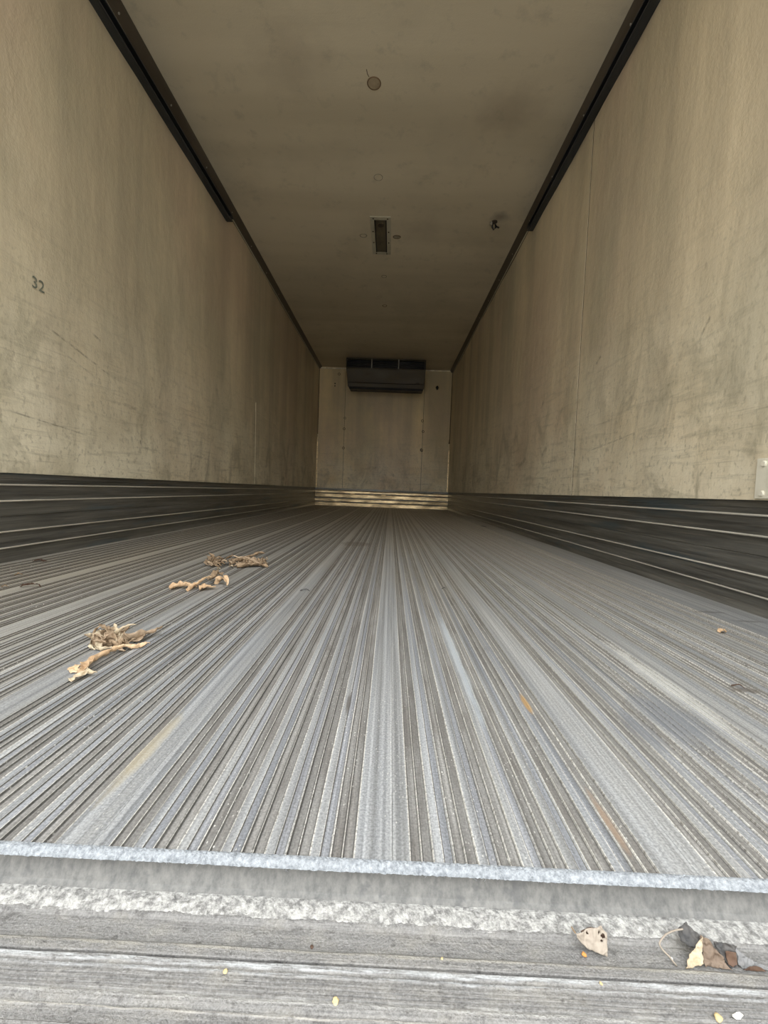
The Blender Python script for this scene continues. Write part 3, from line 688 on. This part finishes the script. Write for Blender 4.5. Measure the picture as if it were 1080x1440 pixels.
# ---------------------------------------------------------------- dry leaves
def ribbon(name, pts, wid, mat, seed=0, curl=.5, crum=.15, tip=.5, nu=26, nv=7, roll=0.0, twist=0.0, thick=.0005, holes=()):
    """a dry leaf: centre line through pts (x,y,z), width profile, curled across, crumpled"""
    P = [Vector(p) for p in pts]
    def at(t_):
        s = t_*(len(P)-1); i = min(int(s), len(P)-2); f = s-i
        p0, p1, p2, p3 = P[max(i-1, 0)], P[i], P[i+1], P[min(i+2, len(P)-1)]
        return .5*((2*p1)+(p2-p0)*f+(2*p0-5*p1+4*p2-p3)*f*f+(3*p1-p0-3*p2+p3)*f**3)
    bm = bmesh.new(); rows = []; base = P[0].copy()
    for i in range(nu+1):
        t_ = i/nu; c = at(t_); T = (at(min(1, t_+.02))-at(max(0, t_-.02))).normalized()
        S = T.cross(Vector((0, 0, 1)))
        if S.length < .2: S = T.cross(Vector((1, 0, 0)))
        S.normalize(); Nn = S.cross(T).normalized()
        ang = roll+twist*t_+.5*noise.noise(Vector((t_*4, seed, 0)))
        S2 = S*math.cos(ang)+Nn*math.sin(ang); N2 = Nn*math.cos(ang)-S*math.sin(ang)
        wv = wid*(math.sin(PI*min(1, .04+t_*.94)**tip)**.7)*(1+.35*noise.noise(Vector((t_*6, seed, 5))))
        row = []
        for j in range(nv+1):
            v = j/nv*2-1; a = v*curl*PI/2*1.2
            off = S2*(math.sin(a)/max(.2, curl*PI/2*1.2))*wv*.5 + N2*((1-math.cos(a)))/max(.35, curl*2)*wv*.6
            q = c+off
            nz = noise.noise_vector(Vector((q.x*90+seed*7, q.y*90, q.z*90+seed)))*wid*crum + noise.noise_vector(Vector((q.x*260+seed, q.y*260, q.z*260)))*wid*crum*.5
            row.append(bm.verts.new(q+nz))
        rows.append(row)
    for i in range(nu):
        for j in range(nv):
            if (i, j) in holes: continue
            bm.faces.new((rows[i][j], rows[i][j+1], rows[i+1][j+1], rows[i+1][j]))
    loose = [v for v in bm.verts if not v.link_faces]; bmesh.ops.delete(bm, geom=loose, context='VERTS')
    return bm, thick
def drop(bm, floor_z):
    mz = min(v.co.z for v in bm.verts)
    for v in bm.verts: v.co.z += floor_z-mz
def leaf(name, pts, wid, mat, fz=0.0006, lift=0.0, parent=None, label=None, cat='leaf', group=None, **kw):
    bm, th = ribbon(name, pts, wid, mat, **kw); drop(bm, fz+lift)
    c = Vector((sum(v.co.x for v in bm.verts)/len(bm.verts), sum(v.co.y for v in bm.verts)/len(bm.verts), fz))
    if parent: c = parent.location
    for v in bm.verts: v.co -= c
    o = obj(name, bm, M[mat], parent); smooth(o, 0)
    if not parent: o.location = c; tag(o, label, cat, group)
    md = o.modifiers.new('thickness', 'SOLIDIFY'); md.thickness = th; md.offset = 0
    return o
rnd = random.Random(21)
def clump(cx, cy, rx, ry, hz, n, wid, mats, label, group, seed):
    for k in range(n):
        a = rnd.uniform(0, 2*PI); rr = math.sqrt(rnd.random())*.75
        x, y = cx+rx*rr*math.cos(a), cy+ry*rr*math.sin(a); z = hz*rnd.uniform(.0, .55)*(1-rr*.7)
        hd = rnd.uniform(0, 2*PI); L = rnd.uniform(.5, 1.0)*wid*2.6; pts = []
        for q in range(6):
            pts.append((x, y, z)); hd += rnd.uniform(-.75, 1.15)
            x += math.cos(hd)*L/5; y += math.sin(hd)*L/5; z = max(0, z+rnd.uniform(-.35, .45)*hz*.5)
            x = min(max(x, cx-rx), cx+rx); y = min(max(y, cy-ry), cy+ry); z = min(z, hz)
        mt = rnd.choice(mats); tone = {'leaf_brown': 'dark brown', 'leaf_dun': 'dull brown', 'leaf_pale': 'pale straw-coloured', 'leaf_tan': 'tan', 'leaf_grey': 'blackish grey'}[mt]
        leaf('dry_leaf', pts, wid*rnd.uniform(.35, .75), mt, lift=max(0, min(p[2] for p in pts)*.5), label=tone+' '+label, group=tone+' '+group,
             seed=seed+k, curl=rnd.uniform(.3, .95), crum=rnd.uniform(.15, .35), roll=rnd.uniform(-1.2, 1.2), twist=rnd.uniform(-2, 2), nu=20, nv=6)
# nearest clump (left of middle)
clump(-.528, .775, .044, .030, .046, 34, .027, ['leaf_brown', 'leaf_dun', 'leaf_pale', 'leaf_brown', 'leaf_dun'], 'crumpled leaf in the nearest clump on the floor', 'leaves of the nearest clump on the floor', 10)
leaf('dry_leaf', [(-.590, .800, .006), (-.575, .795, .014), (-.555, .79, .012), (-.535, .785, .018)], .022, 'leaf_pale', label='pale dry leaf sticking out left of the nearest clump', curl=.6, seed=3, crum=.2)
leaf('dry_leaf', [(-.515, .775, .006), (-.495, .795, .010), (-.478, .815, .012), (-.463, .838, .020)], .034, 'leaf_dun', label='pointed dull brown leaf at the right end of the nearest clump', curl=.7, seed=5, crum=.12, roll=.5)
leaf('corn_husk', [(-.488, .642, .003), (-.497, .668, .006), (-.505, .70, .004), (-.500, .73, .006), (-.488, .748, .008), (-.468, .762, .006), (-.452, .775, .008)], .020, 'leaf_tan', label='long twisted tan husk strip in front of the nearest leaf clump', cat='leaf', curl=.75, seed=12, crum=.22, nu=44, twist=1.2, tip=.7)
leaf('dry_leaf', [(-.492, .628, .002), (-.480, .636, .006), (-.468, .648, .004)], .016, 'leaf_pale', label='ragged pale leaf scrap at the near tip of the long husk strip', curl=.3, seed=14, crum=.35)
leaf('dry_leaf', [(-.507, .652, .002), (-.512, .664, .007), (-.502, .676, .004)], .014, 'leaf_tan', label='small frayed tan scrap on the left side of the husk tip', curl=.4, seed=15, crum=.35)
# far clumps
clump(-.672, 1.60, .045, .04, .050, 20, .034, ['leaf_brown', 'leaf_dun', 'leaf_brown'], 'crumpled leaf in the left one of the two far clumps', 'leaves of the far left clump', 60)
clump(-.565, 1.62, .075, .045, .048, 22, .040, ['leaf_brown', 'leaf_dun', 'leaf_brown', 'leaf_dun'], 'crumpled leaf in the right one of the two far clumps', 'leaves of the far right clump', 90)
leaf('dry_leaf', [(-.63, 1.62, .006), (-.58, 1.65, .020), (-.53, 1.67, .040), (-.508, 1.68, .044)], .034, 'leaf_brown', label='brown leaf lying on top of the right far clump, tip raised', curl=.7, seed=33, crum=.15, lift=.004)
leaf('dry_leaf', [(-.58, 1.56, .006), (-.54, 1.575, .012), (-.49, 1.585, .014), (-.462, 1.575, .010)], .034, 'leaf_brown', label='long brown curled leaf at the right end of the far clumps', curl=.6, seed=34, crum=.18)
# tan leaf pieces in front of the far clumps
leaf('dry_leaf', [(-.648, 1.205, .004), (-.625, 1.215, .009), (-.60, 1.225, .010), (-.575, 1.235, .007)], .034, 'leaf_tan', label='long curled tan leaf lying in front of the far clumps', curl=.75, seed=41, crum=.14)
leaf('dry_leaf', [(-.583, 1.190, .004), (-.575, 1.22, .014), (-.562, 1.25, .026), (-.552, 1.275, .030)], .024, 'leaf_tan', label='narrow tan leaf crossing upright between the two tan pieces', curl=.8, seed=42, crum=.15, roll=.4)
leaf('dry_leaf', [(-.570, 1.310, .008), (-.555, 1.325, .026), (-.538, 1.335, .020)], .034, 'leaf_brown', label='brown curled scrap behind the tan leaf pieces', curl=.6, seed=43, crum=.25, lift=.006)
leaf('dry_leaf', [(-.556, 1.205, .003), (-.540, 1.215, .008), (-.518, 1.225, .006)], .038, 'leaf_tan', label='broad flat tan leaf piece right of the crossing leaf', curl=.35, seed=44, crum=.12)
leaf('dry_leaf', [(-.538, 1.29, .006), (-.526, 1.285, .024), (-.510, 1.28, .028), (-.500, 1.27, .008)], .030, 'leaf_tan', label='arched tan leaf at the right end of the tan pieces', curl=.7, seed=45, crum=.15)
tag(smooth(obj('leafstalk', tube([(-.505, 1.25, .004), (-.488, 1.245, .003), (-.470, 1.245, .003)], .0012, 5, .5), M['leaf_grey'])), 'thin grey twig lying at the right end of the tan leaf pieces', 'leafstalk')  # a loose stem off one of the leaves
# small scraps
for (x, y, L, wd, a, mm, lab) in ((-1.315, 1.53, .045, .018, .2, 'leaf_rust', 'small rust-brown leaf scrap by the left kick plate'),
    (-1.03, 1.165, .050, .014, .35, 'leaf_rust', 'thin brown leaf sliver at the far left of the floor'),
    (-1.09, 1.15, .018, .010, .1, 'leaf_brown', 'tiny brown crumb left of the thin brown sliver'),
    (-1.19, 1.30, .022, .010, .3, 'leaf_brown', 'tiny brown crumb between the rust-brown scrap and the thin sliver'),
    (.83, 1.01, .020, .016, .4, 'leaf_tan', 'small tan leaf curl on the right side of the floor'),
    (.615, .708, .018, .006, -.5, 'leaf_rust', 'small dark brown sliver on the right side of the floor'),
    (-.60, 1.56, .018, .010, .5, 'leaf_pale', 'pale leaf flake in front of the far left clump'),
    (-.63, 1.52, .012, .008, .1, 'leaf_pale', 'tiny pale flake left of the pale leaf flake'),
    (-.25, 1.25, .030, .006, .1, 'leaf_grey', 'grey brown sliver on the floor left of the middle'),
    (.19, 1.35, .012, .006, .1, 'leaf_grey', 'dark speck of leaf right of the floor middle')):
    leaf('leaf_scrap', [(x-L/2*math.cos(a), y-L/2*math.sin(a), .002), (x, y, .007), (x+L/2*math.cos(a), y+L/2*math.sin(a), .003)], wd, mm, label=lab, seed=int(x*100), curl=.6, crum=.3, nu=12, nv=5)

# leaves on the sill
SZ = -.0348
def sheet(name, outline, mat, parent=None, seed=0, amp=.0012, freq=120, bend=.0015, holes=(), label=None, cat='leaf', thick=.00035):
    """a dry leaf piece: outline in space, filled, subdivided, crumpled, with torn holes"""
    P = [Vector(p) for p in outline]; bm = bmesh.new()
    f = bm.faces.new([bm.verts.new(p) for p in P]); bm.normal_update(); nrm = f.normal.copy(); c0 = sum(P, Vector())/len(P)
    rad = max((p-c0).length for p in P)
    bmesh.ops.triangulate(bm, faces=[f]); bmesh.ops.subdivide_edges(bm, edges=bm.edges[:], cuts=9, use_grid_fill=True)
    if holes:
        kill = [g for g in bm.faces if any((g.calc_center_median()-Vector(h[0])).length < h[1] for h in holes)]
        bmesh.ops.delete(bm, geom=kill, context='FACES')
    for v in bm.verts:
        q = v.co+Vector((seed, 0, 0)); u = (v.co-c0).length/rad
        v.co += nrm*(bend*(.5-u*u) + amp*noise.noise(q*freq) + amp*.5*noise.noise(q*freq*3.1)) + .35*amp*noise.noise_vector(q*freq*2.2)
        v.co.z = max(v.co.z, SZ+.0002)
    org = parent.location if parent else Vector((c0.x, c0.y, SZ))
    for v in bm.verts: v.co -= org
    o = smooth(obj(name, bm, M[mat], parent), 0)
    if not parent: o.location = org; tag(o, label, cat)
    elif label: o['label'] = label
    md = o.modifiers.new('thickness', 'SOLIDIFY'); md.thickness = thick; md.offset = 0
    return o
ml = empty('dry_leaf', (.170, .306, SZ), label='small beige triangular leaf with dark holes on the sill', cat='leaf')
sheet('blade', [(.1579, .3079, -.022), (.165, .3085, -.021), (.1707, .3093, -.0195), (.1766, .3097, -.0188), (.1784, .3104, -.0175), (.1793, .3096, -.0189), (.1822, .3084, -.0212), (.1826, .3062, -.0252), (.1799, .3018, -.0331), (.1742, .3024, -.032), (.1656, .3037, -.0297), (.1589, .3063, -.025)],
      'leaf_moth', ml, seed=1, amp=.0016, freq=210, bend=.002, holes=(((.1675, .308, -.0222), .0010), ((.1795, .3075, -.0232), .0014), ((.1780, .3060, -.0258), .0011), ((.1765, .308, -.0215), .0007)))
sheet('backing_fold', [(.163, .311, -.0235), (.1715, .3120, -.021), (.181, .3110, -.022), (.1825, .3085, -.027), (.1795, .3045, -.0332), (.170, .3070, -.0315)], 'leaf_rust', ml, seed=2, amp=.0006, label='dark brown underside seen through the holes')
smooth(obj('stem', tube([(-.0121, .0019, .0125), (-.0140, .0024, .0150), (-.0150, .0026, .0165)], .0006, 6), M['leaf_brown'], ml))
lf = empty('dry_leaf', (.255, .304, SZ), label='large curled grey-brown leaf with a long looping stem on the sill', cat='leaf')
sheet('rolled_tip', [(.2392, .3103, -.0218), (.2443, .3135, -.0177), (.2484, .3152, -.0156), (.2523, .3127, -.0188), (.2574, .3098, -.0223), (.2514, .306, -.0271), (.2451, .3061, -.0269), (.2402, .308, -.0245)], 'leaf_grey', lf, seed=3, amp=.0022, freq=200, bend=.003, label='dark grey rolled tip')
sheet('folded_edge', [(.2541, .3066, -.0175), (.2538, .3035, -.0237), (.252, .2992, -.0322), (.2429, .2982, -.0343), (.2362, .2981, -.0345), (.2429, .3008, -.0291), (.2481, .3033, -.0241)], 'leaf_pale', lf, seed=4, amp=.0020, freq=220, bend=.002, label='pale folded-over edge')
sheet('blade', [(.2551, .3078, -.0192), (.2604, .3069, -.0205), (.2641, .3045, -.0246), (.2679, .3021, -.0285), (.2694, .2999, -.0322), (.2717, .2986, -.0344), (.2611, .2987, -.0342), (.2522, .2993, -.0332), (.2539, .3038, -.0257)], 'leaf_umber', lf, seed=5, amp=.0026, freq=190, bend=.003, label='brown ribbed blade')
sheet('lobe', [(.264, .3084, -.0233), (.2728, .3078, -.0241), (.2813, .3075, -.0246), (.2801, .3041, -.0294), (.2771, .301, -.0339), (.2798, .2996, -.0346), (.2727, .2997, -.0346), (.2692, .3033, -.0306)], 'leaf_grey', lf, seed=6, amp=.0026, freq=200, bend=.002)
sheet('inner_fold', [(.2704, .3036, -.0255), (.2783, .3032, -.0258), (.2775, .300, -.032), (.2740, .2993, -.0335), (.2712, .2998, -.0325)], 'leaf_rust', lf, seed=7, amp=.0008, label='dark brown inner fold')
bm = tube([tuple(Vector(p)-Vector(lf.location)) for p in [(.2425, .3105, -.0172), (.2416, .3098, -.0166), (.2370, .3094, -.0170), (.2326, .3089, -.0181), (.2280, .3080, -.0195), (.2253, .3071, -.0211), (.2230, .3062, -.0228), (.2215, .3052, -.0243), (.2218, .3044, -.0257), (.2229, .3035, -.0271), (.2250, .3025, -.0288), (.2271, .3016, -.0302), (.2295, .3000, -.0328), (.2312, .2988, -.0342)]], .0006, 6)
smooth(obj('stem', bm, M['leaf_moth'], lf), 0)['label'] = 'thin looping pale stem'
gl = empty('dry_leaf', (.289, .301, SZ), label='greyish torn leaf at the right edge of the sill, next to the large leaf', cat='leaf')
sheet('blade', [(.2805, .306, -.0254), (.2857, .3037, -.0286), (.2919, .302, -.031), (.2984, .3008, -.0327), (.3024, .2992, -.0345), (.2896, .2989, -.0346), (.2816, .2991, -.0346), (.2789, .3005, -.0331)], 'leaf_ash', gl, seed=8, amp=.0022, freq=200, bend=.002)
sheet('curled_rim', [(.2805, .298, -.0335), (.2857, .2985, -.0318), (.291, .2987, -.0314), (.2951, .2985, -.0322), (.298, .2976, -.0341), (.2883, .2974, -.0344)], 'leaf_rust', gl, seed=9, amp=.0009, label='dark curled rim')
# crumbs on the sill
def crumb(x, y, z, r, mat, lab, name='crumb', cat='debris', sx_=1.0, sy_=1.0, sz_=.6, rz=0):
    bm = bmesh.new(); bmesh.ops.create_icosphere(bm, subdivisions=2, radius=r)
    for v in bm.verts:
        v.co *= 1+.45*noise.noise(v.co*(1.3/r)+Vector((x*99, 0, 0))); v.co = Vector((v.co.x*sx_, v.co.y*sy_, v.co.z*sz_))
    mz = min(v.co.z for v in bm.verts)
    for v in bm.verts: v.co.z -= mz
    o = obj(name, bm, M[mat]); o.location = (x, y, z); o.rotation_euler.z = rz; tag(o, lab, cat); return o
crumb(-.105, .2765, -.0312, .0016, 'crumb', 'yellow crumb on the sill left of the middle')
crumb(-.024, .2625, -.0312, .0022, 'crumb', 'largest yellow crumb on the sill near the bottom edge')
crumb(.165, .2815, -.0310, .0012, 'crumb', 'small yellow crumb on the sill below the triangular leaf')
crumb(.2355, .2650, -.0314, .0024, 'crumb', 'yellow crumb beside the white chip on the sill')
crumb(.2495, .2665, -.0314, .0022, 'chip', 'white oblong chip on the sill at the bottom right', name='paint_chip', sx_=1.9, sy_=.8, rz=.25)
crumb(-.047, .2985, -.0351, .0014, 'leaf_rust', 'tiny rust-red crumb in the sill channel left of the middle')
crumb(.052, .2925, -.0314, .0009, 'crumb', 'tiny pale yellow crumb on the sill rib right of the middle')
crumb(.2305, .3035, -.0346, .0009, 'chip', 'tiny white bead inside the loop of the leaf stem')
crumb(.1632, .3030, -.0350, .0018, 'crumb_orange', 'orange crumb under the left edge of the beige triangular leaf')
